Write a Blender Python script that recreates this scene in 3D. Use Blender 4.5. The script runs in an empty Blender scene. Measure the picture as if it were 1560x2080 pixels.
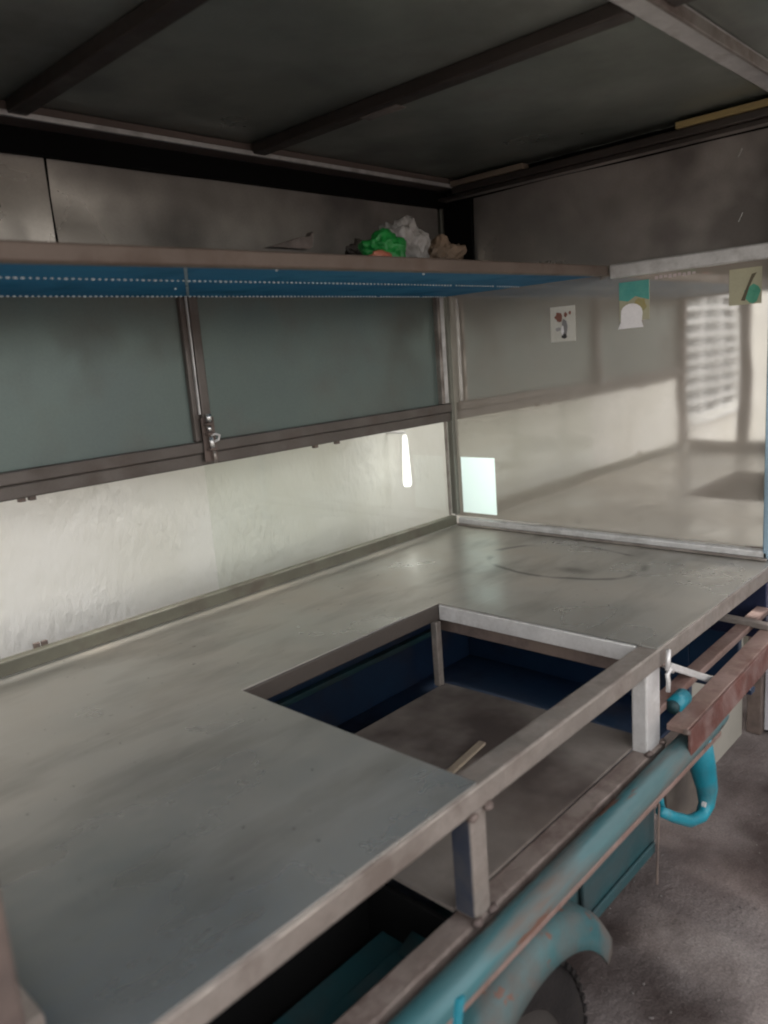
import bpy, bmesh, math, random
from mathutils import Vector, Matrix, noise
random.seed(7)
sc = bpy.context.scene
C = sc.collection
R_ = math.radians

# ------------------------------------------------------------------ camera
cd = bpy.data.cameras.new("camera"); cam = bpy.data.objects.new("camera", cd); C.objects.link(cam)
cd.sensor_fit = 'VERTICAL'; cd.sensor_height = 36.0; cd.lens = 36 * 1573 / 2080
cd.clip_start = 0.01; cd.clip_end = 200
M = Matrix(((0.6791082, 0.19521996, -0.70760244), (-0.73025506, 0.08193611, -0.67824333), (-0.07442844, 0.97733088, 0.19820385)))
# rows above turn camera axes into world axes
mw = M.to_4x4(); mw.translation = Vector((-1.83115728, -1.43586822, 0.52165055)); mw = mw.copy()
# rebuild with the view axis pointing into the cart
vx = Vector((M[0][0], M[1][0], M[2][0])); vy = Vector((M[0][1], M[1][1], M[2][1])); vz = Vector((M[0][2], M[1][2], M[2][2]))
cam.matrix_world = Matrix(((vx.x, vy.x, vz.x, mw.translation.x), (vx.y, vy.y, vz.y, mw.translation.y), (vx.z, vy.z, vz.z, mw.translation.z), (0, 0, 0, 1)))
sc.camera = cam
cd.dof.use_dof = True; cd.dof.focus_distance = 1.75; cd.dof.aperture_fstop = 3.2

# ------------------------------------------------------------------ world, sun, exposure
w = bpy.data.worlds.new("World"); sc.world = w; w.use_nodes = True
nt = w.node_tree; bg = nt.nodes['Background']
sky = nt.nodes.new('ShaderNodeTexSky'); sky.sky_type = 'NISHITA'; sky.sun_disc = False
SUN_EL, SUN_AZ = R_(58), R_(72)          # azimuth clockwise from +Y: shines from beyond the right end
sky.sun_elevation = SUN_EL; sky.sun_rotation = SUN_AZ; sky.air_density = 1.0; sky.dust_density = 3.0; sky.ozone_density = 1.0
hsv = nt.nodes.new('ShaderNodeHueSaturation'); hsv.inputs['Saturation'].default_value = .22   # overcast: the cloud greys the blue
nt.links.new(sky.outputs[0], hsv.inputs['Color'])
wm = nt.nodes.new('ShaderNodeMix'); wm.data_type = 'RGBA'; wm.blend_type = 'MULTIPLY'; wm.inputs[0].default_value = 1; wm.inputs[7].default_value = (1, .95, .895, 1)
nt.links.new(hsv.outputs[0], wm.inputs[6]); nt.links.new(wm.outputs[2], bg.inputs[0]); bg.inputs[1].default_value = 0.15
sl = bpy.data.lights.new("sun", 'SUN'); sl.energy = 1.5; sl.angle = R_(12); sl.color = (1.0, 0.96, 0.9)
so = bpy.data.objects.new("sun", sl); C.objects.link(so)
sd = Vector((math.sin(SUN_AZ) * math.cos(SUN_EL), math.cos(SUN_AZ) * math.cos(SUN_EL), math.sin(SUN_EL)))
so.rotation_euler = sd.to_track_quat('Z', 'Y').to_euler(); so.location = sd * 8
sc.view_settings.view_transform = 'Standard'; sc.view_settings.look = 'None'
sc.view_settings.exposure = 2.55; sc.view_settings.gamma = 1
cy = sc.cycles
cy.max_bounces = 12; cy.diffuse_bounces = 6; cy.glossy_bounces = 6; cy.transmission_bounces = 8; cy.transparent_max_bounces = 12
cy.use_denoising = True; cy.filter_width = 2.0; cy.sample_clamp_indirect = 6.0

# ------------------------------------------------------------------ materials
def mat(name, col, rough=0.5, metal=0.0, col2=None, nscale=4.0, dirt=None, dscale=6.0, damt=0.5, dlo=.5, dhi=.7,
        bump=0.0, bscale=20.0, stretch=(1, 1, 1), rvar=0.1, emit=None, estr=0.0, trans=0.0, ior=1.45, alpha=1.0, fine=0.04, spec=.5, chips=None):
    m = bpy.data.materials.new(name); m.use_nodes = True
    n = m.node_tree.nodes; L = m.node_tree.links; p = n['Principled BSDF']
    g = n.new('ShaderNodeNewGeometry'); mp = n.new('ShaderNodeMapping'); mp.inputs['Scale'].default_value = stretch
    L.new(g.outputs['Position'], mp.inputs['Vector'])
    def nz(scale, det=5, rg=.6):
        t = n.new('ShaderNodeTexNoise'); t.inputs['Scale'].default_value = scale; t.inputs['Detail'].default_value = det
        t.inputs['Roughness'].default_value = rg; L.new(mp.outputs[0], t.inputs['Vector']); return t
    def ramp(src, a, b):
        r = n.new('ShaderNodeMapRange'); r.inputs[1].default_value = a; r.inputs[2].default_value = b; L.new(src, r.inputs[0]); return r.outputs[0]
    def mix(f, a, b):
        x = n.new('ShaderNodeMix'); x.data_type = 'RGBA'
        L.new(f, x.inputs[0]) if not isinstance(f, float) else setattr(x.inputs[0], 'default_value', f)
        for k, v in ((6, a), (7, b)):
            if isinstance(v, tuple): x.inputs[k].default_value = (*v[:3], 1)
            else: L.new(v, x.inputs[k])
        return x.outputs[2]
    col2 = col2 or tuple(c * .8 for c in col)
    base = mix(ramp(nz(nscale).outputs[0], .35, .65), col, col2)
    dm = None
    if dirt:
        r = ramp(nz(dscale, 4, .55).outputs[0], dlo, dhi)
        mm = n.new('ShaderNodeMath'); mm.operation = 'MULTIPLY'; L.new(r, mm.inputs[0]); mm.inputs[1].default_value = damt
        dm = mm.outputs[0]; base = mix(dm, base, dirt)
    if chips:
        c_ = ramp(nz(chips[0], 5, .6).outputs[0], chips[1], chips[1] + .02); base = mix(c_, base, chips[2])
    fn = ramp(nz(180, 2).outputs[0], .3, .7)
    hs = n.new('ShaderNodeHueSaturation'); L.new(base, hs.inputs['Color'])
    v = n.new('ShaderNodeMapRange'); v.inputs[3].default_value = 1 - fine; v.inputs[4].default_value = 1 + fine; L.new(fn, v.inputs[0]); L.new(v.outputs[0], hs.inputs['Value'])
    L.new(hs.outputs[0], p.inputs['Base Color'])
    rr = n.new('ShaderNodeMapRange'); rr.inputs[3].default_value = max(rough - rvar, 0); rr.inputs[4].default_value = rough + rvar
    L.new(nz(nscale * 1.7).outputs[0], rr.inputs[0])
    ro = rr.outputs[0]
    if dm is not None:
        a = n.new('ShaderNodeMath'); a.operation = 'MULTIPLY_ADD'; L.new(dm, a.inputs[0]); a.inputs[1].default_value = .45; L.new(ro, a.inputs[2]); ro = a.outputs[0]
        me = n.new('ShaderNodeMath'); me.operation = 'MULTIPLY_ADD'; L.new(dm, me.inputs[0]); me.inputs[1].default_value = -metal; me.inputs[2].default_value = metal
        L.new(me.outputs[0], p.inputs['Metallic'])
    else:
        p.inputs['Metallic'].default_value = metal
    L.new(ro, p.inputs['Roughness'])
    p.inputs['IOR'].default_value = ior; p.inputs['Transmission Weight'].default_value = trans; p.inputs['Alpha'].default_value = alpha
    p.inputs['Specular IOR Level'].default_value = spec
    if bump:
        b = n.new('ShaderNodeBump'); b.inputs['Strength'].default_value = bump; b.inputs['Distance'].default_value = .01
        L.new(nz(bscale, 4, .55).outputs[0], b.inputs['Height']); L.new(b.outputs[0], p.inputs['Normal'])
    if emit: p.inputs['Emission Color'].default_value = (*emit, 1); p.inputs['Emission Strength'].default_value = estr
    m['p'] = 1
    return m

BRN = (.085, .062, .05)
m_steel = mat('dull stainless steel tube', (.36, .325, .295), .42, .7, (.27, .24, .215), 9, BRN, 14, .8, .42, .7, bump=.15, bscale=30)
m_steelb = mat('bright stainless steel tube', (.66, .65, .64), .4, .45, (.52, .51, .50), 12, (.2, .18, .16), 20, .5, .5, .72, bump=.15, bscale=30)
m_brown = mat('grimy brown steel tube', (.17, .13, .11), .5, .35, (.12, .09, .08), 8, (.06, .045, .04), 16, .7, .45, .7, bump=.15, bscale=30)
m_flap = mat('greenish grey sheet', (.13, .168, .152), .34, .35, (.11, .14, .134), 2.5, (.12, .105, .085), 3.5, .6, .45, .72, bump=.05, bscale=4, rvar=.05)
m_roof = mat('dark galvanised roof sheet', (.36, .40, .36), .30, .65, (.24, .27, .24), 2.2, (.05, .04, .035), 3.5, .6, .45, .75, bump=.2, bscale=3)
m_upper = mat('steel sheet with painted reflections', (.52, .48, .44), .27, .7, (.38, .35, .32), 2.6, (.07, .06, .055), 2.0, .85, .40, .62, bump=.12, bscale=3.2)  # dark blotches paint shadowy reflections into the upper sheets
m_blue = mat('blue banner fabric', (.018, .17, .32), .6, 0, (.014, .13, .27), 3, (.02, .08, .12), 8, .4, bump=.05, spec=.2)
m_bluep = mat('dark blue paint', (.008, .026, .058), .4, 0, (.005, .013, .036), 3, (.015, .015, .02), 6, .6, bump=.1)
m_black = mat('flat black', (.006, .006, .006), .7, 0, spec=.1)
m_rust = mat('rusty red steel', (.13, .05, .04), .6, .1, (.09, .035, .028), 10, (.17, .12, .11), 18, .7, .45, .65, bump=.3, bscale=60)
m_rusttop = mat('worn pinkish steel', (.24, .17, .15), .5, .3, (.18, .12, .10), 10, (.10, .045, .035), 14, .7, .5, .65, bump=.2, bscale=60)
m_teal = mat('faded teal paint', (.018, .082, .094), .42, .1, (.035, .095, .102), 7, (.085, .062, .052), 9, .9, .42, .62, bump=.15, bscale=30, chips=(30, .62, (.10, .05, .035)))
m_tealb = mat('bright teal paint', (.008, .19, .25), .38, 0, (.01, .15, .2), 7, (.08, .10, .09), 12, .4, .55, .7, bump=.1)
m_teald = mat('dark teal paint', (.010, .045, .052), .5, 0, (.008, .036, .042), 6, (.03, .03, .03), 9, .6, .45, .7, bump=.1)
m_tyre = mat('black tyre rubber', (.009, .008, .008), .75, 0, (.014, .012, .012), 12, (.026, .022, .019), 20, .5, spec=.2, bump=.3, bscale=80)
m_rim = mat('dusty wheel rim', (.05, .045, .042), .6, .3, dirt=BRN, damt=.8)
m_wood = mat('pale yellow wood strip', (.34, .26, .11), .7, 0, (.26, .2, .09), 14, stretch=(8, 1, 8), bump=.2)
m_ply = mat('plain pale wood strip', (.22, .18, .13), .7, 0, (.17, .13, .1), 14, bump=.2)
m_deck = mat('scuffed and shaded brown deck', (.26, .228, .203), .42, .3, (.14, .115, .10), 3, (.04, .028, .024), 3.4, .9, .45, .62, bump=.2, bscale=8)  # dark blotches are stains plus painted shadow under the hatch
m_white = mat('white paint', (.88, .85, .85), .5)
m_latch = mat('bright zinc', (.8, .79, .77), .25, .9, dirt=(.15, .12, .1), damt=.4, dscale=40)
m_paper = mat('white paper sticker', (.62, .6, .54), .5, 0, (.55, .53, .47), 20)
m_red = mat('red print', (.26, .11, .08), .5); m_ink = mat('dark print', (.06, .055, .055), .5)
m_tealprint = mat('teal print', (.06, .30, .27), .5, 0, (.12, .38, .32), 18); m_yel = mat('yellow print', (.40, .29, .09), .5, 0, (.3, .3, .16), 25)
m_cream = mat('cream print', (.42, .40, .27), .5, 0, (.36, .34, .24), 12); m_greenp = mat('green print', (.05, .26, .17), .5, 0, (.1, .36, .24), 30)
m_bagg = mat('green plastic film', (.012, .22, .04), .4, 0, (.012, .15, .03), 20, bump=.4, bscale=25)
m_bagr = mat('orange red film', (.38, .10, .06), .4, 0, (.5, .2, .12), 30)
m_bagc = mat('cloudy clear film', (.5, .48, .46), .25, 0, (.38, .35, .33), 14, bump=.7, bscale=22, alpha=.72)
m_bagb = mat('brown crumpled paper', (.22, .15, .1), .7, 0, (.14, .1, .07), 18, bump=.6, bscale=30)
m_wrap = mat('dark film wrapper', (.035, .028, .024), .6, 0, (.09, .07, .06), 20, bump=.6, bscale=30)
m_bead = mat('clear bead', (.65, .75, .8), .15, 0)
m_ltube = mat('glowing stand-in tube', (.9, .9, .88), .4, emit=(1, 1, .95), estr=.32)
m_door = mat('pale painted door', (.42, .41, .43), .5, 0, (.35, .34, .36), 3, (.15, .12, .11), 5, .5)
m_board = mat('beige board', (.30, .28, .24), .7, 0, (.25, .235, .2), 3)
m_gwin = mat('white window bars', (.8, .8, .78), .5)
m_gpane = mat('grey louvre glass', (.30, .33, .34), .15, 0, spec=.8)
m_frost = None

def nodes_mat(name):
    m = bpy.data.materials.new(name); m.use_nodes = True; n = m.node_tree.nodes; return m, n, m.node_tree.links, n['Principled BSDF']

# frosted translucent pane
m_frost, n, L, p = nodes_mat('milky translucent pane')
out = n['Material Output']; d = n.new('ShaderNodeBsdfDiffuse'); t = n.new('ShaderNodeBsdfTranslucent'); mx = n.new('ShaderNodeMixShader')
d.inputs[0].default_value = (.8, .88, .87, 1); t.inputs[0].default_value = (.86, .96, .95, 1); mx.inputs[0].default_value = .75
L.new(d.outputs[0], mx.inputs[1]); L.new(t.outputs[0], mx.inputs[2]); L.new(mx.outputs[0], out.inputs[0]); n.remove(p)

# stucco
m_stucco, n, L, p = nodes_mat('white trowelled plaster')
g = n.new('ShaderNodeNewGeometry'); mp = n.new('ShaderNodeMapping'); mp.inputs['Rotation'].default_value = (0, R_(35), 0); mp.inputs['Scale'].default_value = (1, 1, .5)
L.new(g.outputs['Position'], mp.inputs[0])
t1 = n.new('ShaderNodeTexNoise'); t1.inputs['Scale'].default_value = 48; t1.inputs['Detail'].default_value = 6; L.new(mp.outputs[0], t1.inputs[0])
t2 = n.new('ShaderNodeTexNoise'); t2.inputs['Scale'].default_value = 3; t2.inputs['Detail'].default_value = 4; L.new(g.outputs['Position'], t2.inputs[0])
cr = n.new('ShaderNodeValToRGB'); cr.color_ramp.elements[0].position = .35; cr.color_ramp.elements[0].color = (.80, .775, .695, 1); cr.color_ramp.elements[1].position = .65; cr.color_ramp.elements[1].color = (.89, .87, .81, 1)
L.new(t2.outputs[0], cr.inputs[0]); L.new(cr.outputs[0], p.inputs['Base Color']); p.inputs['Roughness'].default_value = .85
b = n.new('ShaderNodeBump'); t3 = n.new('ShaderNodeTexNoise'); t3.inputs['Scale'].default_value = 5; L.new(g.outputs['Position'], t3.inputs[0])
mr = n.new('ShaderNodeMapRange'); mr.inputs[1].default_value = .42; mr.inputs[2].default_value = .66; mr.inputs[3].default_value = .3; mr.inputs[4].default_value = 1.0; L.new(t3.outputs[0], mr.inputs[0]); L.new(mr.outputs[0], b.inputs['Strength'])
p.inputs['Specular IOR Level'].default_value = .1; b.inputs['Distance'].default_value = .007; L.new(t1.outputs[0], b.inputs['Height']); L.new(b.outputs[0], p.inputs['Normal'])

# dirty counter sheet with ring stain
m_counter, n, L, p = nodes_mat('dirty stainless counter sheet')
g = n.new('ShaderNodeNewGeometry')
def N(scale, det=5, vec=None, rg=.6):
    t = n.new('ShaderNodeTexNoise'); t.inputs['Scale'].default_value = scale; t.inputs['Detail'].default_value = det; t.inputs['Roughness'].default_value = rg
    L.new(vec or g.outputs['Position'], t.inputs['Vector']); return t.outputs[0]
def MR(s, a, b, c=0., d=1.):
    r = n.new('ShaderNodeMapRange'); r.inputs[1].default_value = a; r.inputs[2].default_value = b; r.inputs[3].default_value = c; r.inputs[4].default_value = d; L.new(s, r.inputs[0]); return r.outputs[0]
def MA(op, a, b=None):
    x = n.new('ShaderNodeMath'); x.operation = op
    for k, v in enumerate((a, b)):
        if v is None: continue
        if isinstance(v, (int, float)): x.inputs[k].default_value = v
        else: L.new(v, x.inputs[k])
    return x.outputs[0]
def MX(f, a, b):
    x = n.new('ShaderNodeMix'); x.data_type = 'RGBA'; L.new(f, x.inputs[0])
    for k, v in ((6, a), (7, b)):
        if isinstance(v, tuple): x.inputs[k].default_value = (*v, 1)
        else: L.new(v, x.inputs[k])
    return x.outputs[2]
sxy = n.new('ShaderNodeSeparateXYZ'); L.new(g.outputs['Position'], sxy.inputs[0])
dust = MR(MA('SUBTRACT', MA('MULTIPLY', sxy.outputs[0], .55), MA('MULTIPLY', sxy.outputs[1], -1.)), -1.6, -.55, 0, 1)   # dust lies thicker towards the back
dirtm = MA('MULTIPLY', MR(MA('ADD', N(3.1, 5, rg=.5), MA('MULTIPLY', dust, .12)), .42, .70), MR(dust, 0, 1, .35, 1))
mpx = n.new('ShaderNodeMapping'); mpx.inputs['Rotation'].default_value = (0, 0, R_(25)); mpx.inputs['Scale'].default_value = (.8, 2.2, 1); L.new(g.outputs['Position'], mpx.inputs[0])
smear = MR(N(4.2, 4, mpx.outputs[0], .55), .48, .70)
pale = MR(N(5.5, 4, mpx.outputs[0], .55), .56, .72)
base = MX(dirtm, (.475, .48, .46), (.50, .455, .39))
base = MX(MA('MULTIPLY', smear, .42), base, (.17, .155, .125)); base = MX(MA('MULTIPLY', MA('MULTIPLY', pale, dust), .5), base, (.46, .43, .37))
def scratch(ang, sc_, lo, hi):
    q = n.new('ShaderNodeMapping'); q.inputs['Rotation'].default_value = (0, 0, R_(ang)); q.inputs['Scale'].default_value = (sc_ * .02, sc_, 1); L.new(g.outputs['Position'], q.inputs[0])
    return MR(N(1.0, 2, q.outputs[0], .4), lo, hi)
scr = MA('MULTIPLY', scratch(20, 140, .66, .72), MR(N(6, 2), .45, .6)); scr2 = MA('MULTIPLY', scratch(-55, 170, .66, .72), MR(N(5, 2), .5, .62))
base = MX(MA('MULTIPLY', MA('ADD', scr, scr2), .35), base, (.62, .61, .58))
speck = MR(N(60, 2), .70, .76); base = MX(MA('MULTIPLY', speck, .7), base, (.07, .06, .05))
# ring stain
sx = n.new('ShaderNodeSeparateXYZ'); L.new(g.outputs['Position'], sx.inputs[0])
wob = MR(N(5, 3), 0, 1, -.03, .03)
dx = MA('SUBTRACT', sx.outputs[0], -.225); dy = MA('SUBTRACT', sx.outputs[1], -.49)
rr = MA('ADD', MA('SQRT', MA('ADD', MA('POWER', MA('MULTIPLY', dx, 1.5), 2.), MA('POWER', dy, 2.))), wob)
ring = MR(MA('ABSOLUTE', MA('SUBTRACT', rr, .2)), 0.003, .014, 1, 0)
ring = MA('MULTIPLY', ring, MR(N(7, 2), .44, .56, 0, .65))
core = MR(MA('SQRT', MA('ADD', MA('POWER', MA('ADD', dx, .06), 2.), MA('POWER', MA('MULTIPLY', MA('ADD', dy, .06), .55), 2.))), .008, .03, .5, 0)
base = MX(ring, base, (.05, .045, .045)); base = MX(core, base, (.08, .07, .065))
L.new(base, p.inputs['Base Color'])
L.new(MR(dirtm, 0, 1, .8, .42), p.inputs['Metallic'])
L.new(MA('ADD', MR(dirtm, 0, 1, .24, .40), MA('MULTIPLY', smear, .08)), p.inputs['Roughness'])
b = n.new('ShaderNodeBump'); b.inputs['Strength'].default_value = .18; b.inputs['Distance'].default_value = .02; L.new(N(4.5, 3), b.inputs['Height'])
b2 = n.new('ShaderNodeBump'); b2.inputs['Strength'].default_value = .06; b2.inputs['Distance'].default_value = .004; L.new(N(90, 3), b2.inputs['Height']); L.new(b.outputs[0], p.inputs['Normal'])

# polished side panel with a dusty veil: mixes a mirror and a dull coat
m_mirror, n, L, p = nodes_mat('polished steel with dusty film')
out = n['Material Output']; g = n.new('ShaderNodeNewGeometry')
v = MR(N(3.5, 3), .35, .7)
gl = n.new('ShaderNodeBsdfGlossy'); gl.inputs['Color'].default_value = (.90, .90, .87, 1); L.new(MR(v, 0, 1, .035, .075), gl.inputs['Roughness'])
df = n.new('ShaderNodeBsdfDiffuse'); L.new(MX(v, (.49, .43, .36), (.44, .395, .34)), df.inputs[0])
mx = n.new('ShaderNodeMixShader'); L.new(MR(v, 0, 1, .44, .56), mx.inputs[0]); L.new(gl.outputs[0], mx.inputs[1]); L.new(df.outputs[0], mx.inputs[2]); L.new(mx.outputs[0], out.inputs[0])
b = n.new('ShaderNodeBump'); b.inputs['Strength'].default_value = .06; b.inputs['Distance'].default_value = .02; L.new(N(2.5, 2), b.inputs['Height']); L.new(b.outputs[0], gl.inputs['Normal']); n.remove(p)

# window glass
m_glass, n, L, p = nodes_mat('thin window glass')
out = n['Material Output']; tr = n.new('ShaderNodeBsdfTransparent'); tr.inputs[0].default_value = (.955, .97, .95, 1)
gl = n.new('ShaderNodeBsdfGlossy'); gl.inputs['Roughness'].default_value = .02; fr = n.new('ShaderNodeFresnel'); fr.inputs[0].default_value = 1.6
gb_ = n.new('ShaderNodeNewGeometry'); ff = MA('MULTIPLY', fr.outputs[0], MA('SUBTRACT', 1., gb_.outputs['Backfacing']))
mx = n.new('ShaderNodeMixShader'); L.new(ff, mx.inputs[0]); L.new(tr.outputs[0], mx.inputs[1]); L.new(gl.outputs[0], mx.inputs[2]); L.new(mx.outputs[0], out.inputs[0]); n.remove(p)

# floor
m_floor = mat('worn concrete floor', (.155, .137, .132), .75, 0, (.105, .083, .078), 1.8, (.022, .014, .012), 2.4, .85, .45, .62, bump=.5, bscale=60, fine=.22, spec=.3, chips=(45, .73, (.03, .022, .02)))

# ------------------------------------------------------------------ helpers
WL = {}
def link(name, bm, m, parent=None, bevel=0.0, smooth=False, centre=None, seg=2):
    bmesh.ops.recalc_face_normals(bm, faces=bm.faces)
    if centre is None:
        lo = Vector((min(v.co[i] for v in bm.verts) for i in range(3))); hi = Vector((max(v.co[i] for v in bm.verts) for i in range(3))); centre = (lo + hi) / 2
    centre = Vector(centre)
    bmesh.ops.translate(bm, verts=bm.verts, vec=-centre)
    me = bpy.data.meshes.new(name); bm.to_mesh(me); bm.free()
    if m: me.materials.append(m)
    o = bpy.data.objects.new(name, me); C.objects.link(o)
    if smooth:
        for f in me.polygons: f.use_smooth = True
    if bevel:
        md = o.modifiers.new('bevel', 'BEVEL'); md.width = bevel; md.segments = seg; md.limit_method = 'ANGLE'
        md.harden_normals = False
    place(o, centre, parent)
    return o
def place(o, wl, parent=None):
    WL[o.name] = Vector(wl)
    if parent: o.parent = parent; o.location = Vector(wl) - WL[parent.name]
    else: o.location = wl
def empty(name, loc):
    o = bpy.data.objects.new(name, None); C.objects.link(o); o.empty_display_size = .1; place(o, loc); return o
def tag(o, label, cat=None, group=None, kind=None):
    if label: o['label'] = label
    if cat: o['category'] = cat
    if group: o['group'] = group
    if kind: o['kind'] = kind
    return o
def bx(bm, x, y, z):
    vs = [bm.verts.new((X, Y, Z)) for X in x for Y in y for Z in z]
    for q in ((0, 1, 3, 2), (4, 6, 7, 5), (0, 4, 5, 1), (2, 3, 7, 6), (0, 2, 6, 4), (1, 5, 7, 3)): bm.faces.new([vs[i] for i in q])
    return vs
def box(name, x, y, z, m, parent=None, bevel=.0025, **k):
    bm = bmesh.new(); bx(bm, x, y, z); return link(name, bm, m, parent, bevel, **k)
def bar_bm(bm, a, b, w_, h_, up=(0, 0, 1)):
    a, b = Vector(a), Vector(b); d_ = (b - a).normalized(); s = d_.cross(Vector(up)).normalized(); u = s.cross(d_)
    vs = []
    for e in (a, b):
        for i, j in ((-1, -1), (1, -1), (1, 1), (-1, 1)): vs.append(bm.verts.new(e + s * i * w_ / 2 + u * j * h_ / 2))
    for q in ((0, 1, 2, 3), (7, 6, 5, 4), (0, 4, 5, 1), (1, 5, 6, 2), (2, 6, 7, 3), (3, 7, 4, 0)): bm.faces.new([vs[i] for i in q])
def bar(name, a, b, w_, h_, m, parent=None, bevel=.0025, up=(0, 0, 1)):
    bm = bmesh.new(); bar_bm(bm, a, b, w_, h_, up); return link(name, bm, m, parent, bevel)
def tube_bm(bm, pts, r, seg=14, close=True):
    pts = [Vector(p_) for p_ in pts]; rings = []; ref = None
    for i, p_ in enumerate(pts):
        t_ = (pts[min(i + 1, len(pts) - 1)] - pts[max(i - 1, 0)]).normalized()
        if ref is None: ref = t_.orthogonal().normalized()
        ref = (ref - t_ * ref.dot(t_)).normalized(); s = t_.cross(ref)
        rad = r[i] if isinstance(r, (list, tuple)) else r
        rings.append([bm.verts.new(p_ + (ref * math.cos(2 * math.pi * k / seg) + s * math.sin(2 * math.pi * k / seg)) * rad) for k in range(seg)])
    for A, B in zip(rings, rings[1:]):
        for k in range(seg): bm.faces.new((A[k], A[(k + 1) % seg], B[(k + 1) % seg], B[k]))
    if close: bm.faces.new(rings[0][::-1]); bm.faces.new(rings[-1])
def tube(name, pts, r, m, parent=None, seg=14):
    bm = bmesh.new(); tube_bm(bm, pts, r, seg); return link(name, bm, m, parent, smooth=True)
def prism(name, poly, axis, lo, hi, m, parent=None, bevel=.001):
    """poly: 2-D outline in the two axes other than `axis`, extruded lo..hi along it"""
    bm = bmesh.new()
    def P(u, v_, w_):
        return {0: (w_, u, v_), 1: (u, w_, v_), 2: (u, v_, w_)}[axis]
    A = [bm.verts.new(P(u, v_, lo)) for u, v_ in poly]; B = [bm.verts.new(P(u, v_, hi)) for u, v_ in poly]
    bm.faces.new(A); bm.faces.new(B[::-1])
    for i in range(len(poly)): j = (i + 1) % len(poly); bm.faces.new((A[i], B[i], B[j], A[j]))
    return link(name, bm, m, parent, bevel)

GZ = -.75
# ------------------------------------------------------------------ setting
def sheet(name, x, y, z, m, nx=1, ny=1):
    bm = bmesh.new(); bx(bm, x, y, z); return tag(link(name, bm, m), None, kind='structure')
sheet('ground', (-14, 14), (-14, 14), (GZ - .1, GZ), m_floor)
# plaster house wall beyond the serving window, with a louvred window further left
D = .35

wall = empty('plaster_wall', (-1, D, GZ)); tag(wall, 'rough white plastered wall seen through the serving window behind the cart', 'wall')
bm = bmesh.new(); WX0, WX1, WZ0, WZ1 = -3.45, -2.60, .02, .74
bx(bm, (-8, WX0), (D, D + .2), (GZ, 2.0)); bx(bm, (WX1, 3), (D, D + .2), (GZ, 2.0)); bx(bm, (WX0, WX1), (D + .0005, D + .2), (GZ, WZ0)); bx(bm, (WX0, WX1), (D + .0005, D + .2), (WZ1, 2.0))
link('plaster', bm, m_stucco, wall)
lw = empty('louvre_window', (-3.0, D, WZ0)); tag(lw, 'white barred louvre window mirrored in the polished end panel of the cart', 'window')
for k in range(4):
    X = WX0 + .02 + k * (WX1 - WX0 - .04) / 3; box('window_bar', (X - .016, X + .016), (D + .02, D + .06), (WZ0, WZ1), m_gwin, lw, .002)
for k in range(10):
    Z = WZ0 + .02 + k * (WZ1 - WZ0 - .04) / 9; box('rail', (WX0, WX1), (D + .015, D + .055), (Z - .013, Z + .013), m_gwin, lw, .002)
box('pane', (WX0, WX1), (D + .08, D + .086), (WZ0, WZ1), m_gpane, lw, 0)
box('sill', (WX0 - .03, WX1 + .03), (D - .03, D + .06), (WZ0 - .03, WZ0 - .001), m_gwin, lw, .003)

# added glowing tube in place of a streak reflected in the pane
tl = empty('streak_tube', (0, D, 0)); tag(tl, 'narrow glowing stand-in tube outside the serving window, added for a streak reflected in its glass', 'light streak')

def pix(u, v, axis, val):
    r = M @ Vector((u - 780, -(v - 1040), -1573)); c0 = Vector((-1.83115728, -1.43586822, 0.52165055)); return c0 + r * ((val - c0[axis]) / r[axis])
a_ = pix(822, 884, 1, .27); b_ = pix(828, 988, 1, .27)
tube('glow_tube', [a_, a_.lerp(b_, .1), a_.lerp(b_, .5), a_.lerp(b_, .93), b_], [.006, .0085, .0115, .015, .011], m_ltube, tl)
tube('added_clip', [a_ + Vector((0, 0, .008)), a_ + Vector((0, D - .27, .008))], .005, m_white, tl, 8)

# beige board and pale door at the right beyond the cart
bd = box('beige_board', (.12, .56), (-.65, -.63), (GZ, .1), m_board, bevel=.002); tag(bd, 'tall beige board standing on the floor beyond the right end of the cart', 'board')
dr = empty('pale_door', (.95, -.9, GZ)); tag(dr, 'pale lilac-grey panel door at the far right behind the beige board', 'door')
box('door_leaf', (.61, .65), (-1.5, -.70), (GZ + .01, 1.2), m_door, dr, .003)
box('door_frame', (.585, .66), (-.698, -.655), (GZ, 1.25), m_brown, dr, .003)
bw = box('end_wall', (1.02, 1.2), (-3.4, D - .02), (GZ, 1.5), m_board, bevel=0); tag(bw, 'dim beige end wall behind the pale door', 'wall')

# ------------------------------------------------------------------ the cart
cart = empty('food_cart', (-.85, -.45, GZ))
tag(cart, 'stainless steel food cart on a teal tricycle chassis with an open hatch in its counter', 'food cart')
LX = -1.69; W = .9
HX0, HX1, HY = -1.146, -.630, -.422
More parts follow.
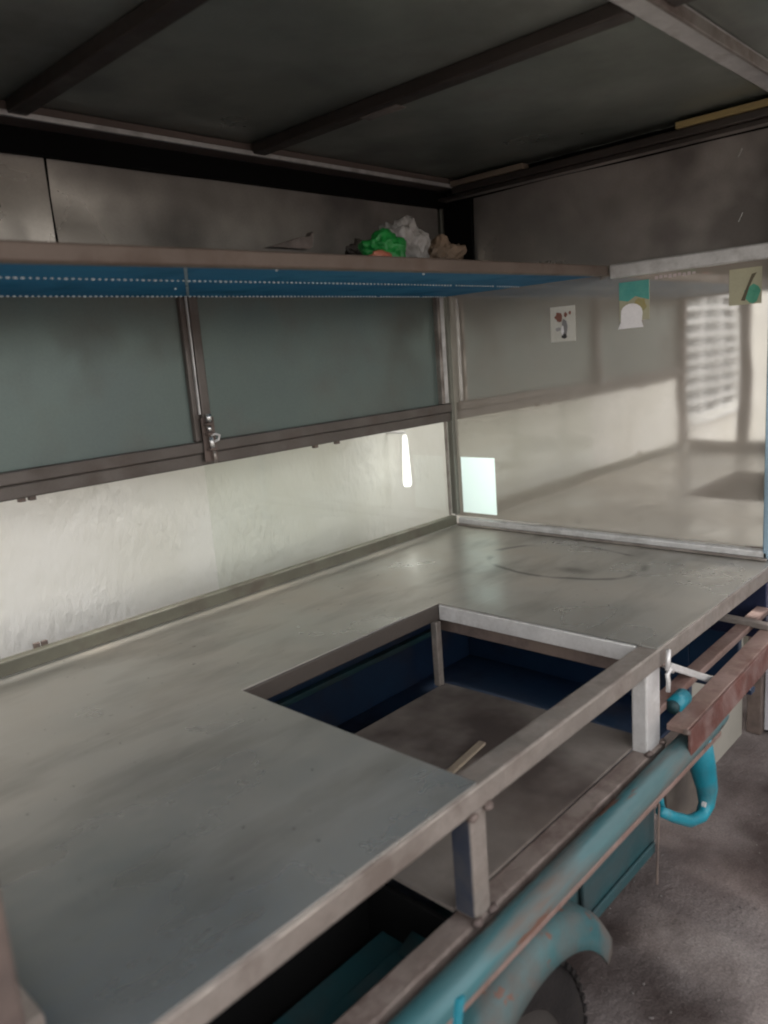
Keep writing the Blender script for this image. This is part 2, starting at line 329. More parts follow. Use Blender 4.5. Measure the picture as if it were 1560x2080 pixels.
# counter sheet with hatch
bm = bmesh.new()
for x, y in (((LX, HX0), (-W + .002, -.008)), ((HX0, HX1), (HY, -.008)), ((HX1, -.006), (-W + .002, -.008))): pass
o_ = [(LX, -W - .001), (HX0, -W - .001), (HX0, HY), (HX1, HY), (HX1, -W - .001), (-.008, -W - .001), (-.008, -.004), (LX, -.004)]
def subdiv_poly(bm, z0, z1):
    xs = [LX, -1.4, HX0, HX1, -.26, -.008]; ys = [-W - .001, -.62, HY, -.18, -.004]
    V = {}
    def g_(i, j, k):
        if (i, j, k) not in V: V[(i, j, k)] = bm.verts.new((xs[i], ys[j], (z0, z1)[k]))
        return V[(i, j, k)]
    inside = lambda i, j: 0 <= i < 5 and 0 <= j < 4 and not (i == 2 and j < 2)
    for i in range(5):
        for j in range(4):
            if not inside(i, j): continue
            bm.faces.new((g_(i, j, 1), g_(i + 1, j, 1), g_(i + 1, j + 1, 1), g_(i, j + 1, 1))); bm.faces.new((g_(i, j, 0), g_(i, j + 1, 0), g_(i + 1, j + 1, 0), g_(i + 1, j, 0)))
            for (a, b_, di, dj) in (((i, j), (i + 1, j), 0, -1), ((i + 1, j), (i + 1, j + 1), 1, 0), ((i + 1, j + 1), (i, j + 1), 0, 1), ((i, j + 1), (i, j), -1, 0)):
                if not inside(i + di, j + dj): bm.faces.new((g_(*a, 0), g_(*b_, 0), g_(*b_, 1), g_(*a, 1)))
bm = bmesh.new(); subdiv_poly(bm, -.003, 0); link('counter_top', bm, m_counter, cart)
# counter trims
box('front_rail', (LX, -.012), (-W - .004, -.866), (-.036, -.0032), m_steel, cart, .003)
box('hatch_channel', (HX1 + .0305, HX1 + .055), (-.864, HY + .03), (-.075, -.045), m_brown, cart, .002)
box('hatch_edge', (HX0, HX1 + .006), (HY - .003, HY + .03), (-.036, -.0035), mat('dark brown steel', (.07, .058, .05), .5, .3), cart, .002)  # back edge in darker steel than the side edges
box('hatch_edge', (HX1 - .003, HX1 + .03), (-.864, HY - .0035), (-.036, -.0035), m_steelb, cart, .002, )  # brighter steel paints the light this left-facing edge catches
box('hatch_edge', (HX0 - .03, HX0 + .0005), (-.864, HY - .0035), (-.036, -.0038), m_steel, cart, .002)
box('back_trim', (LX, -.022), (-.006, .018), (.0005, .03), mat('olive grimy trim', (.15, .145, .11), .5, .3, (.11, .105, .08), 7, BRN, 12, .6), cart, .003)
# right base trim, slightly rounded
box('side_trim', (-.022, .0), (-.892, -.008), (.0008, .024), m_steelb, cart, .006, seg=3)
box('side_trim', (-.030, -.0225), (-.89, -.010), (.0006, .008), m_steel, cart, .002)
# deck under the hatch (slopes to the back)
bm = bmesh.new(); q = [(-1.165, -.867, -.181), (-.612, -.867, -.181), (-.625, -.424, -.183), (-1.16, -.424, -.183)]
A = [bm.verts.new(v_) for v_ in q]; B = [bm.verts.new(Vector(v_) + Vector((0, 0, -.006))) for v_ in q]
bm.faces.new(A); bm.faces.new(B[::-1])
for i in range(4): bm.faces.new((A[i], B[i], B[(i + 1) % 4], A[(i + 1) % 4]))
link('deck', bm, m_deck, cart)
tag(bar('wood_slat', (-.915, -.665, -.1765), (-.80, -.650, -.1765), .016, .006, m_ply), 'short pale wooden slat lying on the brown deck below the counter hatch', 'slat')
# posts
box('front_post', (-1.163, -1.131), (-W - .002, -.868), (-.185, -.0368), m_steel, cart, .003)
box('front_post', (-.660, -.606), (-W + .004, -.868), (-.196, -.0368), m_steelb, cart, .003)
box('shade_face', (-1.1645, -1.1633), (-W + .001, -.872), (-.18, -.040), mat('navy shade side', (.045, .055, .085), .45, .4, (.09, .09, .10), 14), cart, 0)  # thin dark sheet paints shade and blue reflection on the post's left side
prism('floor_hole', [(-.985 + a_, -.655 + b_) for a_, b_ in ((-.05, -.02), (-.02, -.035), (.03, -.03), (.05, -.005), (.03, .03), (-.01, .035), (-.045, .02))], 2, -.1808, -.1800, m_black, cart, 0)
box('corner_post', (-.652, -.636), (-.432, -.416), (-.1805, -.0368), m_steel, cart, .002)
bm = bmesh.new(); bx(bm, (LX, -.600), (-W - .003, -.868), (-.217, -.1855)); link('lower_rail', bm, mat('rusty steel rail', (.27, .225, .20), .45, .4, (.2, .16, .14), 9, (.075, .05, .042), 13, .85, .45, .62, bump=.3, bscale=50), cart, .003)
# blue and black inside of the bed
box('bed_floor', (-1.15, .03), (-.70, .0), (-.44, -.43), m_bluep, cart, .002)
box('bed_wall', (.0085, .03), (-.82, -.7005), (-.32, -.2), m_bluep, cart, .002)
box('bed_wall', (.008, .03), (-.70, .0), (-.4295, -.2), m_bluep, cart, .002)
box('bed_wall', (.008, .03), (-.88, .0), (-.1995, -.038), mat('navy polished sheet', (.05, .06, .12), .25, .6, (.03, .04, .09), 4), cart, .002)
box('bed_wall', (LX, .03), (.002, .02), (-.44, -.038), m_bluep, cart, .002)
box('bed_lip', (-.02, .0075), (-.86, .0), (-.335, -.322), m_bluep, cart, .002)
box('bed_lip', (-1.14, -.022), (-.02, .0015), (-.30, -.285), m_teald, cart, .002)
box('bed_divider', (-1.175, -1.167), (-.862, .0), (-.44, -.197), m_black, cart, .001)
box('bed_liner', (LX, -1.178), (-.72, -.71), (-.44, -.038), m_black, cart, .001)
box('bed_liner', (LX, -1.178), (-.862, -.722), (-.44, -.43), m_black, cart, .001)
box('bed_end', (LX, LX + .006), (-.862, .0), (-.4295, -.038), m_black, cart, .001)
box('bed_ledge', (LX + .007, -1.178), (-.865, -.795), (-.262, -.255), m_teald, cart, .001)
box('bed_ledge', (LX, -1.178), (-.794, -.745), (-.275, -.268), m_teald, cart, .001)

# back side: cabin posts and trims
box('cabin_post', (-.013, .004), (-.003, .02), (.0305, .93), mat('olive grey post', (.20, .20, .17), .4, .5), cart, .003)
box('cabin_post', (LX, LX + .035), (-.02, .02), (.0305, .95), m_brown, cart, .003)
box('cabin_post', (LX - .03, LX + .006), (-W - .004, -W + .03), (.0005, .95), m_brown, cart, .003)
m_pb = mat('bluish polished edge', (.35, .5, .62), .25, .6)
box('cabin_post', (-.022, .0), (-.905, -.878), (.0005, .95), m_pb, cart, .003)
box('end_post', (LX, LX + .03), (-.29, -.245), (.042, .95), m_brown, cart, .003)
box('end_post', (LX, LX + .03), (-.60, -.57), (.042, .95), m_brown, cart, .003)
box('end_rail', (LX, LX + .03), (-.866, -.021), (.0005, .041), m_steel, cart, .003)
box('end_rail', (LX, LX + .03), (-.866, -.021), (.66, .70), m_brown, cart, .003)
box('end_panel', (LX, LX + .006), (-.50, -.021), (.7005, .94), m_upper, cart, 0)
# serving flap with two sheets
flap = empty('serving_flap', (-.86, 0, .42)); WL['serving_flap'] = Vector((-.86, 0, .42)); flap.parent = cart; flap.location = WL['serving_flap'] - WL['food_cart']
FZ0, FZ1 = .316, .6712
m_fr = mat('brown grey flap frame', (.135, .118, .107), .42, .45, (.10, .087, .078), 7, BRN, 12, .6, .45, .7, bump=.1)
box('flap_panel', (LX + .03, -.896), (.006, .010), (FZ0 + .03, FZ1), m_flap, flap, 0)
box('flap_panel', (-.868, -.058), (.0065, .0105), (FZ0 + .03, FZ1), m_flap, flap, 0)
box('flap_frame', (LX + .036, -.021), (-.004, .016), (FZ0, FZ0 + .0265), m_fr, flap, .003)
box('flap_frame', (LX + .036, -.021), (-.010, .014), (FZ0 + .0275, FZ0 + .052), m_fr, flap, .003)
box('flap_frame', (-.901, -.884), (-.006, .012), (FZ0 + .0525, FZ1), m_fr, flap, .003)
box('flap_frame', (-.8825, -.860), (-.012, .012), (FZ0 + .0525, FZ1), m_fr, flap, .003)
box('flap_frame', (-.062, -.048), (-.010, .012), (FZ0 + .0525, FZ1), m_steel, flap, .003)
box('flap_frame', (-.044, -.026), (-.006, .012), (FZ0 + .0525, FZ1), m_steelb, flap, .003)
box('edge_strip', (-.8895, -.8865), (-.0135, -.0065), (FZ0 + .11, FZ1), m_steelb, flap, .001)
# bolt latch
lt = empty('bolt_latch', (0, 0, 0)); Lc = pix(430, 890, 1, -.02); WL['bolt_latch'] = Lc; lt.parent = cart; lt.location = Lc - WL['food_cart']; lt['label'] = 'bright zinc barrel bolt on the flap frame'
def seg_px(name, u0, v0, u1, v1, r, m, par, y=-.024): return tube(name, [pix(u0, v0, 1, y), pix(u1, v1, 1, y)], r, m, par, 12)
box('latch_plate', (Lc.x - .018, Lc.x + .014), (-.0155, -.0125), (Lc.z - .05, Lc.z + .045), m_brown, lt, .001)
seg_px('bolt', 423, 841, 425, 857, .0058, m_latch, lt); seg_px('bolt', 424, 866, 427, 876, .0046, m_latch, lt)
seg_px('bolt', 428, 887, 434, 914, .0052, m_latch, lt); seg_px('bolt', 435, 914, 440, 940, .0034, m_steel, lt)
tube('bolt_handle', [pix(428, 884, 1, -.026), pix(438, 881, 1, -.03), pix(446, 884, 1, -.032), pix(444, 893, 1, -.03), pix(436, 897, 1, -.026)], .0028, m_steelb, lt, 10)
for u, v in ((424, 861), (427, 881), (431, 912)):
    q_ = pix(u, v, 1, -.022); box('bolt_staple', (q_.x - .009, q_.x + .009), (-.030, -.0157), (q_.z - .0025, q_.z + .0025), m_brown, lt, .001)
# hinge tabs under the flap
for u, v in ((45, 1024), (66, 1019), (640, 907), (684, 899)):
    q_ = pix(u, v, 1, .012); box('hinge_tab', (q_.x - .006, q_.x + .006), (.006, .018), (FZ0 - .008, FZ0 - .0003), m_brown, cart, .001)
for u, v in ((76, 1315), (92, 1311)):
    q_ = pix(u, v, 1, .02); box('hinge_tab', (q_.x - .006, q_.x + .006), (.019, .026), (.022, .037), m_brown, cart, .001)
# glass behind the window opening, right half
box('window_pane', (-.87, -.021), (.0205, .0235), (.02, FZ0 + .02), m_glass, cart, 0)
box('pane_edge', (-.028, -.0215), (.012, .0202), (.0305, FZ0 - .0005), m_steel, cart, .001)

# right end panels
HO = (-.138, -.012, .036, .206)   # y0,y1,z0,z1 of the pane opening
PT = .6600
bm = bmesh.new()
def wallq(bm, rects, x0, x1):
    for (y0, y1, z0, z1) in rects: bx(bm, (x0, x1), (y0, y1), (z0, z1))
ys = [-.878, HO[0], HO[1], .018]; zs = [.0245, HO[2], HO[3], PT + .034]
V = {}
def gv(i, j, k):
    if (i, j, k) not in V: V[(i, j, k)] = bm.verts.new(((0.0, .004)[k], ys[i], zs[j]))
    return V[(i, j, k)]
for i in range(3):
    for j in range(3):
        if i == 1 and j == 1: continue
        bm.faces.new((gv(i, j, 0), gv(i + 1, j, 0), gv(i + 1, j + 1, 0), gv(i, j + 1, 0))); bm.faces.new((gv(i, j, 1), gv(i, j + 1, 1), gv(i + 1, j + 1, 1), gv(i + 1, j, 1)))
link('end_panel', bm, m_mirror, cart)
box('frosted_pane', (.0042, .007), (HO[0] - .005, HO[1] + .004), (HO[2] - .005, HO[3] + .005), m_frost, cart, 0)
box('panel_beam', (-.016, -.0005), (-.878, -.512), (PT + .001, PT + .034), m_steelb, cart, .004)
# upper end sheet, gently buckled
bm = bmesh.new(); nu, nv = 40, 14; vs = []
for i in range(nu + 1):
    row = []
    for j in range(nv + 1):
        y = -.098 - (.78) * i / nu; z = PT + .0345 + (.925 - PT - .0345) * j / nv
        d_ = .005 * math.sin(i * .3 + j * .3) + .018 * math.exp(-((y + .38) / .16) ** 2) * (j / nv)
        row.append(bm.verts.new((.012 - d_ * .6, y, z)))
    vs.append(row)
for i in range(nu):
    for j in range(nv): bm.faces.new((vs[i][j], vs[i][j + 1], vs[i + 1][j + 1], vs[i + 1][j]))
link('upper_end_panel', bm, m_upper, cart, smooth=True)
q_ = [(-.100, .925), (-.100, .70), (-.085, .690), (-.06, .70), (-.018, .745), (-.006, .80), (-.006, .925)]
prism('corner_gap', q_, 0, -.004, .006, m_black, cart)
for u, v, s in ((1504, 310, .008), (1505, 441, .009), (1222, 563, .007)):
    q_ = pix(u, v, 0, -.006); bar('scratch_mark' if v != 563 else 'rivet', q_ + Vector((0, .004, -s)), q_ + Vector((0, -.004, s)), .003, .002, m_latch if v != 563 else m_ply, cart, 0)
box('leak_block_sheet', (.020, .023), (-1.0, .02), (.70, .9775), m_black, cart, 0)  # unseen black sheets added to stop light leaking in at the roof corner
box('leak_block_sheet', (-.0605, .0195), (-.0092, .0125), (.9535, .9772), m_black, cart, 0)
# stickers on the end panel
def sticker(name, y0, y1, z0, z1, m, label, marks, r=.006, cart=cart):
    s_ = box(name, (-.0012, -.0002), (y0, y1), (z0, z1), m, cart, 0); s_['label'] = label
    for k, (nm, poly, mm) in enumerate(marks):
        P_ = [(y0 + (y1 - y0) * a, z0 + (z1 - z0) * b_) for a, b_ in poly]
        prism(nm, P_, 0, -.0018 - .0003 * k, -.00125, mm, s_, 0)
def blob(cx, cy_, rx, ry, n_=11, j=.25, seed=1):
    rd = random.Random(seed); return [(cx + rx * math.cos(2 * math.pi * i / n_) * (1 + rd.uniform(-j, j)), cy_ + ry * math.sin(2 * math.pi * i / n_) * (1 + rd.uniform(-j, j))) for i in range(n_)]
# (y runs from the near edge, so u=1 is the side next to the corner)
sticker('sticker', -.409, -.337, .521, .610, m_paper, 'small white paper sticker with red and dark marks',
    [('red_mark', blob(.66, .70, .15, .14, seed=2), m_red), ('red_mark', blob(.38, .76, .06, .07, seed=3), m_red), ('red_mark', blob(.2, .8, .05, .05, seed=4), m_red),
     ('dark_mark', blob(.42, .36, .10, .26, seed=5), mat('grey print', (.25, .24, .24), .5)), ('dark_mark', blob(.44, .15, .10, .07, seed=6), m_ink), ('dark_mark', blob(.68, .36, .12, .06, seed=8), mat('light grey print', (.4, .38, .37), .5)),
     ('pale_mark', blob(.5, .33, .06, .13, seed=7), m_white)])
sticker('sticker', -.606, -.530, .558, .650, m_cream, 'teal and yellow sticker', [('teal_mark', [(0, 1), (0, .5), (.2, .55), (.45, .62), (.7, .5), (1, .55), (1, 1)], m_tealprint),
     ('yellow_mark', blob(.3, .38, .22, .2, seed=9), m_yel)])
# white round-headed hook patch below it
P_ = [(-.527, .540), (-.592, .541), (-.588, .555), (-.590, .575)] + [(-.562 + .028 * math.cos(t_), .577 + .022 * math.sin(t_)) for t_ in [R_(a) for a in range(160, 19, -20)]] + [(-.535, .575), (-.534, .556)]
pw = prism('sticker', P_, 0, -.004, -.0022, m_white, cart, .0006); pw['label'] = 'white round-topped patch over the lower edge of the teal sticker'
sticker('sticker', -.858, -.790, .571, .648, m_cream, 'pale yellow sticker with a green splash', [('green_mark', blob(.28, .28, .26, .24, seed=12), m_greenp), ('dark_mark', [(.5, .1), (.62, .12), (.42, .55), (.3, .82), (.15, .85), (.25, .7), (.38, .45)], mat('brown print', (.12, .10, .06), .5))])
for k in range(9):
    yy = -.620 - k * .011; bm_ = box('faded_print', (-.0011, -.0002), (yy - .007, yy), (.648 + .001 * (k % 3), .655 + .001 * (k % 2)), mat('pinkish print', (.5, .42, .42), .5) if k == 0 else bpy.data.materials['pinkish print'], cart, 0)

# shelf
sh = empty('top_shelf', (-.85, -.25, .68)); sh.parent = cart; sh.location = Vector((-.85, -.25, .68)) - WL['food_cart']
bar('shelf_beam', (LX + .03, -.4975, .6665), (-.0185, -.4975, .6815), .025, .0235, m_rusttop if False else mat('brown worn beam', (.14, .105, .085), .5, .3, (.11, .082, .066), 5, (.09, .06, .045), 15, .6, .5, .7, bump=.1), sh, .003)
box('shelf_sheet', (LX + .03, -.0215), (-.4845, .0055), (.6712, .6742), m_blue, sh, 0)
def beadrow(y, n_, amp):
    bm = bmesh.new(); rd = random.Random(5)
    for i in range(n_):
        if rd.random() < .02: continue
        x = LX + .04 + i * (1.62 / n_); r = rd.uniform(.0019, .0027)
        bmesh.ops.create_icosphere(bm, subdivisions=1, radius=r, matrix=Matrix.Translation((x, y + amp * math.sin(x * 4), .6700)) @ Matrix.Scale(1.9, 4, (1, .35, 0)))
    o = link('bead_row', bm, m_bead, sh, smooth=True); o['kind'] = 'stuff'
beadrow(-.268, 150, .004); beadrow(-.022, 150, .005)
bar('clear_tape', pix(376, 540, 2, .6702), pix(382, 601, 2, .6702), .005, .001, mat('hazy tape', (.25, .38, .45), .3), sh, 0)
for x, y in ((-.98, -.42), (-.62, -.43), (-1.0, -.15)):
    bm = bmesh.new(); bmesh.ops.create_icosphere(bm, subdivisions=1, radius=.003, matrix=Matrix.Translation((x, y, .6705))); link('staple', bm, m_bead, sh)

# upper back sheets
def warp_sheet(name, x0, x1, y, z0, z1, m, amp=.004, seed=0):
    bm = bmesh.new(); nu = 30; nv = 10; vs = []
    for i in range(nu + 1):
        vs.append([bm.verts.new((x0 + (x1 - x0) * i / nu, y - amp * noise.noise(Vector((i * .18 + seed, j * .22, 3.1))), z0 + (z1 - z0) * j / nv)) for j in range(nv + 1)])
    for i in range(nu):
        for j in range(nv): bm.faces.new((vs[i][j], vs[i + 1][j], vs[i + 1][j + 1], vs[i][j + 1]))
    return link(name, bm, m, cart, smooth=True)
warp_sheet('upper_back_panel', LX + .036, -1.140, .004, .676, .925, m_upper, seed=0)
warp_sheet('upper_back_panel', -1.134, -.021, .006, .676, .925, m_upper, .007, seed=8)
box('shadow_strip', (LX + .036, .012), (-.009, .012), (.912, .9765), m_black, cart, 0)  # black strip painted in for the shadow gap below the back roof beam
box('backing_sheet', (LX + .01, .012), (.013, .015), (.674, .93), m_black, cart, 0)

# roof
rf = empty('cart_roof', (-.85, -.6, .97)); rf.parent = cart; rf.location = Vector((-.85, -.6, .97)) - WL['food_cart']
RX = [(-2.0, -1.2), (-1.197, -.70), (-.697, .06)]
for a, b_ in RX: box('roof_sheet', (a, b_), (-1.62, .10), (.978 , .980), m_roof, rf, 0)
m_bd = mat('dark brown roof beam', (.07, .060, .053), .4, .45, (.052, .044, .039), 5, (.04, .03, .025), 9, .6, .45, .7, bump=.1)
box('roof_beam', (-1.95, .0), (-.062, -.0095), (.954, .9775), mat('dusty brown beam', (.16, .125, .11), .55, .2), rf, .003)
box('edge_bead', (-1.95, -.03), (-.071, -.0625), (.952, .9605), m_steelb, rf, .001)
box('roof_beam', (-1.95, .0), (-.945, -.9), (.958, .9775), m_steelb, rf, .004)
box('edge_bead', (-1.95, -.0), (-.952, -.9455), (.948, .966), m_steel, rf, .001)
for x in (-1.225, -.72): box('roof_rib', (x, x + .034), (-.8995, -.0685), (.955, .9775), m_bd, rf, .003)
for x in (-1.225, -.72): box('roof_rib', (x, x + .042), (-1.6, -.9525), (.955, .9775), m_bd, rf, .003)
box('roof_rib', (-.045, .0), (-.8995, -.0685), (.936, .9535), m_bd, rf, .003)
box('angle_strip', (-.030, .002), (-.8995, -.012), (.9265, .9355), m_upper, rf, .002)
box('angle_strip', (-.034, -.0305), (-.8995, -.012), (.9255, .9345), m_bd, rf, .001)
box('spacer_strip', (-.052, -.020), (-.30, -.0685), (.954, .967), m_ply, rf, .001)
box('spacer_strip', (-.052, -.020), (-.8995, -.69), (.954, .967), m_wood, rf, .001)
box('reflector_strip', (-.704, -.677), (-.46, -.37), (.9535, .9548), m_steel, rf, 0)

# things on the shelf
def crumple(name, c, r, m, seed, sub=4, amp=.35, sc_=(1, 1, 1), parent=None, freq=2.2):
    bm = bmesh.new(); bmesh.ops.create_icosphere(bm, subdivisions=sub, radius=1)
    for v_ in bm.verts:
        d_ = v_.co.normalized(); f = 1 + amp * noise.noise(d_ * freq + Vector((seed, 0, 0))) + amp * .9 * (.25 - abs(noise.noise(d_ * freq * 1.6 + Vector((0, seed, 0))))) + amp * .5 * (.2 - abs(noise.noise(d_ * freq * 3.4 + Vector((0, 0, seed)))))
        v_.co = Vector((d_.x * f * r * sc_[0], d_.y * f * r * sc_[1], max(d_.z * f * r * sc_[2], -r * sc_[2] * .62)))
        v_.co += Vector(c)
    return link(name, bm, m, parent, smooth=True)
SZ = .6752
def on_shelf(u, v, y): return pix(u, v, 1, y)
g0 = on_shelf(782, 512, -.40)
gb = crumple('green_packet', (g0.x, -.40, .709), .042, m_bagg, 3.3, 5, .35, (1.15, .8, .95), freq=1.6); tag(gb, 'crumpled bright green plastic packet lying on the high shelf', 'packet')
rb = crumple('red_label', (pix(780, 515, 1, -.452).x, -.445, .693), .017, m_bagr, 4.1, 4, .3, (1.6, .5, .8), gb)
g1 = on_shelf(825, 490, -.34)
cb = crumple('clear_bag', (g1.x, -.33, .729), .066, m_bagc, 7.7, 5, .32, (.86, .7, .95)); tag(cb, 'cloudy clear plastic bag bunched up behind the green packet', 'plastic bag')
g2 = on_shelf(745, 508, -.3)
wb = crumple('dark_wrapper', (g2.x, -.30, .708), .055, m_wrap, 9.2, 5, .35, (1.1, .6, .75)); tag(wb, 'dark folded wrapper leaning just left of the green packet', 'wrapper')
g3 = on_shelf(895, 512, -.33)
bb = crumple('brown_paper', (g3.x, -.33, .709), .055, m_bagb, 5.5, 5, .5, (1.25, .6, .8)); tag(bb, 'crumpled brown paper at the right end of the shelf beside the clear bag', 'paper')
# thin dark plastic scrap with upturned tip, left of the packets
P0 = on_shelf(545, 508, -.48); P1 = on_shelf(628, 492, -.48); zz = .6925
P_ = [(P0.x - .01, zz), (P1.x - .012, zz), (P1.x - .002, zz + .006), (P1.x, zz + .028), (P1.x - .008, zz + .020), (P1.x - .03, zz + .017), (P0.x + .03, zz + .010)]
sp = prism('plastic_scrap', P_, 1, -.492, -.478, m_wrap, None, .001); tag(sp, 'flat dark plastic scrap with an upturned tip on the shelf edge', 'plastic scrap')

# tricycle chassis -------------------------------------------------
tube('side_tube', [(LX, -.930, -.205), (-1.2, -.930, -.203), (-.8, -.930, -.199), (-.46, -.930, -.196), (-.425, -.930, -.195), (-.405, -.930, -.194)], [.0225, .0225, .0225, .0225, .020, .010], mat('streaked teal paint', (.035, .115, .13), .4, .1, (.075, .115, .118), 9, (.11, .075, .06), 16, .95, .47, .62, bump=.15, bscale=30, stretch=(.16, 1, 1), chips=(28, .63, (.10, .05, .035))), cart, 20)
#box('side_strip', (LX, -.62), (-.925, -.9055), (-.245, -.2), m_teald, cart, .003)
# angle bar
bm = bmesh.new(); bar_bm(bm, (-.612, -.928, -.150), (.24, -.928, -.115), .038, .012); link('angle_bar', bm, m_rusttop, cart, .002)
bm = bmesh.new(); bar_bm(bm, (-.612, -.9495, -.170), (.24, -.9495, -.135), .005, .05); link('angle_bar', bm, m_rust, cart, .001)
bar('inner_bar', (-.60, -.875, -.135), (.005, -.875, -.125), .03, .014, m_rusttop, cart)
bar('cross_bar', pix(1352, 1350, 1, -.86), pix(1455, 1384, 1, -.90), .024, .014, m_steelb, cart)
bar('cross_bar', (-.12, -.70, -.11), (-.12, -.93, -.118), .02, .014, m_steel, cart)
tube('pipe_stub', [(-.560, -.90, -.135), (-.515, -.90, -.133)], .0155, m_tealb, cart, 18)
tube('pipe_stub', [(-.566, -.90, -.135), (-.5602, -.90, -.135)], .012, m_teald, cart, 18)
# latch with hook on the post
hk = [pix(1358, 1320, 1, -.915), pix(1357, 1345, 1, -.915), pix(1356, 1362, 1, -.915)]
tube('hook', hk, .0042, m_steelb, cart, 10)
tube('hook', [pix(1366, 1364, 1, -.918), pix(1361, 1360, 1, -.918), pix(1356, 1370, 1, -.918), pix(1358, 1385, 1, -.918), pix(1357, 1405, 1, -.918)], .0038, m_steelb, cart, 10)
# bent step hoop
Yh = -.925
pts = [pix(u, v, 1, Yh) for u, v in ((1412, 1490), (1424, 1545), (1436, 1600), (1435, 1635), (1424, 1658), (1400, 1668), (1370, 1660), (1342, 1648))]
tube('step_hoop', pts, [.027, .025, .020, .015, .012, .011, .010, .009], m_tealb, cart, 16)
tube('step_hoop', [pix(u, v, 1, Yh + .01) for u, v in ((1338, 1610), (1342, 1630), (1344, 1640))], .006, m_tealb, cart, 10)
poly = [pix(u, v, 1, Yh + .06) for u, v in ((1345, 1560), (1420, 1500), (1425, 1630), (1400, 1655), (1350, 1640))]
prism('splash_plate', [(p_.x, p_.z) for p_ in poly], 1, Yh + .055, Yh + .062, mat('brown splash sheet', (.10, .085, .07), .6, 0, (.06, .05, .045), 14), cart)
bm = bmesh.new(); bmesh.ops.create_cone(bm, cap_ends=True, segments=12, radius1=.005, radius2=.005, depth=.006, matrix=Matrix.Translation(pix(1430, 1634, 1, Yh - .015)) @ Matrix.Rotation(R_(90), 4, 'X')); link('bolt_head', bm, m_steelb, cart)
# side skirt
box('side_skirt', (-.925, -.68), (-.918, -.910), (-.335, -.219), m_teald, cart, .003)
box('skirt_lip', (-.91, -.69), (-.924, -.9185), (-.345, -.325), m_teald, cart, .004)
bar('stay_rod', (-.69, -.93, -.25), (-.70, -.93, -.40), .004, .004, m_brown, cart)
# arch plate with flared lip, and wheel
wc = (-1.12, -.86, -.528); RA = .250
poly = [(-1.6, -.219), (-.93, -.219)] + [(-.870, -.27), (-.835, -.33), (-.855, -.372)] + [(-1.10 + .23 * math.cos(t_), -.47 + .23 * math.sin(t_)) for t_ in [R_(a) for a in range(32, 176, 8)]] + [(-1.45, -.52), (-1.55, -.5)]
prism('arch_plate', poly, 1, -.908, -.902, m_teald if False else mat('mid teal paint', (.012, .06, .068), .45, .05, (.010, .048, .055), 6, (.06, .055, .05), 9, .6, .5, .7), cart)
bm = bmesh.new(); prof = [(-.80, RA + .003), (-.909, RA + .003), (-.935, RA + .002), (-.952, RA - .008), (-.960, RA - .026), (-.963, RA - .044), (-.959, RA - .045), (-.956, RA - .026), (-.948, RA - .010), (-.933, RA - .002), (-.909, RA - .001), (-.80, RA - .001)]
fc = (-1.10, -.462); FA = .23
ang = [R_(a) for a in range(28, 186, 5)]; rows = []
for t_ in ang: rows.append([bm.verts.new((fc[0] + (r - RA + FA) * math.cos(t_), y, fc[1] + (r - RA + FA) * math.sin(t_))) for y, r in prof])
for A, B in zip(rows, rows[1:]):
    for k in range(len(prof)): bm.faces.new((A[k], A[(k + 1) % len(prof)], B[(k + 1) % len(prof)], B[k]))
bm.faces.new(rows[0]); bm.faces.new(rows[-1][::-1])
link('mudguard', bm, m_teal, cart, smooth=True)
wh = empty('wheel', wc); wh.parent = cart; wh.location = Vector(wc) - WL['food_cart']
def lathe(name, prof, m, parent, seg=64):
    bm = bmesh.new(); rings = [[bm.verts.new((wc[0] + r * math.cos(2 * math.pi * k / seg), wc[1] + y, wc[2] + r * math.sin(2 * math.pi * k / seg))) for k in range(seg)] for y, r in prof]
    for A, B in zip(rings, rings[1:]):
        for k in range(seg): bm.faces.new((A[k], A[(k + 1) % seg], B[(k + 1) % seg], B[k]))
    return link(name, bm, m, parent, smooth=True)
RT = .222
lathe('tyre', [(.045, .145), (.052, .17), (.05, .20), (.038, RT - .012), (.02, RT - .002), (0, RT), (-.02, RT - .002), (-.038, RT - .012), (-.05, .20), (-.052, .17), (-.045, .145)], m_tyre, wh)
lathe('rim', [(.045, .146), (.035, .14), (.02, .11), (.0, .04), (-.02, .035), (-.03, .11), (-.04, .14), (-.046, .148)], m_rim, wh)
bm = bmesh.new()
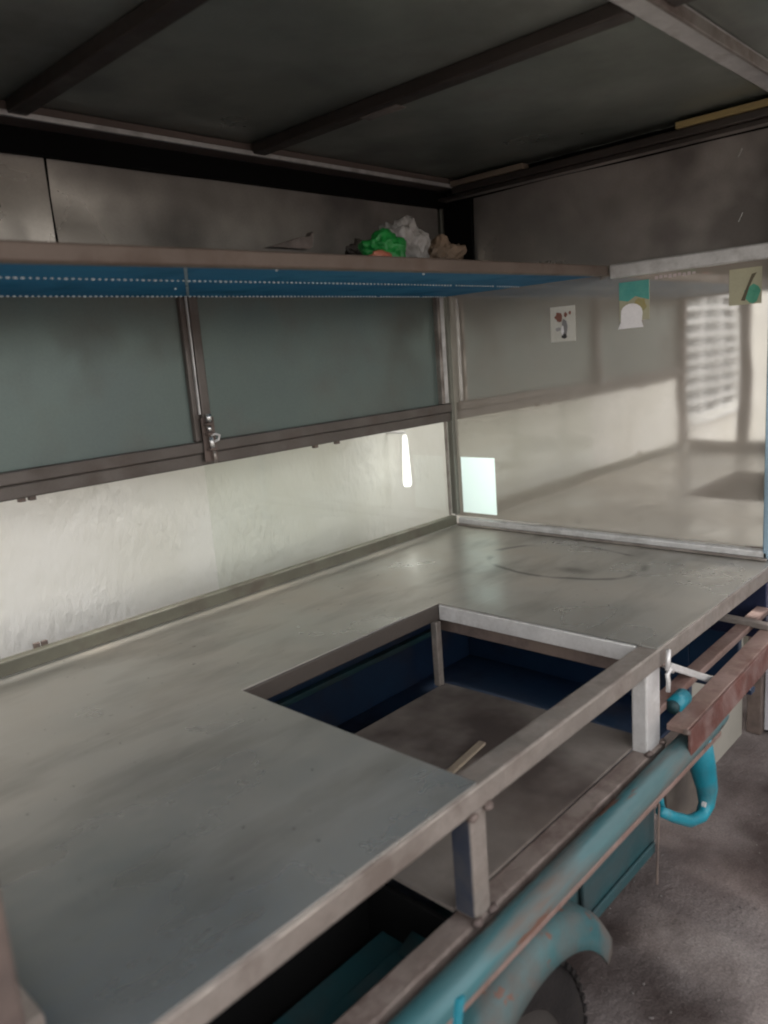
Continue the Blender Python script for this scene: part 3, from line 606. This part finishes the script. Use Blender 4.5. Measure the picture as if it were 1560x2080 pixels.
for k in range(56):
    for row, (yy, rr_) in enumerate(((-.038, RT - .010), (-.013, RT - .001), (.013, RT - .001), (.038, RT - .010))):
        t_ = 2 * math.pi * (k + .5 * (row % 2)) / 56
        mt = Matrix.Translation((wc[0] + rr_ * math.cos(t_), wc[1] + yy, wc[2] + rr_ * math.sin(t_))) @ Matrix.Rotation(-t_, 4, 'Y')
        v0 = bx(bm, (-.004, .004), (-.009, .009), (-.006, .006)); bmesh.ops.transform(bm, verts=v0, matrix=mt)
tr_ = link('tread', bm, m_tyre, wh); tr_['kind'] = 'stuff'
tube('axle_hub', [(wc[0], wc[1] - .05, wc[2]), (wc[0], wc[1] + .4, wc[2])], .02, m_rim, wh)
# weld beads where posts meet rails
for k, (x, y, z) in enumerate(((-1.163, -.905, -.038), (-1.131, -.905, -.038), (-1.163, -.905, -.184), (-1.131, -.904, -.184), (-.66, -.9, -.184), (-.606, -.9, -.184), (-.606, -.9, -.038), (-.612, -.945, -.15))):
    crumple('weld_bead', (x, y, z), .0065, m_brown, k * 1.7, 2, .5, (1.3, 1, .8), cart, 3)
box('rust_strip', (LX, -.47), (-.9525, -.9475), (-.215, -.206), m_rusttop, cart, .001)
# grit lying on the floor
bm = bmesh.new(); rd = random.Random(11)
for k in range(260):
    x = rd.uniform(-.9, 1.0); y = rd.uniform(-1.6, -.6); r_ = rd.uniform(.001, .0035) * (2 if rd.random() < .04 else 1)
    if x > .58 and y > -.7: continue
    bmesh.ops.create_icosphere(bm, subdivisions=0 or 1, radius=r_, matrix=Matrix.Translation((x, y, GZ + r_ * .3)) @ Matrix.Scale(.6, 4, (0, 0, 1)) @ Matrix.Rotation(rd.uniform(0, 3), 4, 'Z') @ Matrix.Scale(rd.uniform(1, 2), 4, (1, 0, 0)))
gr = tag(link('floor_grit', bm, mat('pale grit', (.13, .115, .11), .9, 0, (.06, .05, .045), 60)), 'fine loose grit scattered over the concrete floor', 'grit', kind='stuff')
# little bright strap at the lower left of the tube
bar('strap', pix(935, 2025, 1, -.985), pix(925, 2110, 1, -.985), .004, .012, m_tealb, cart, 0)
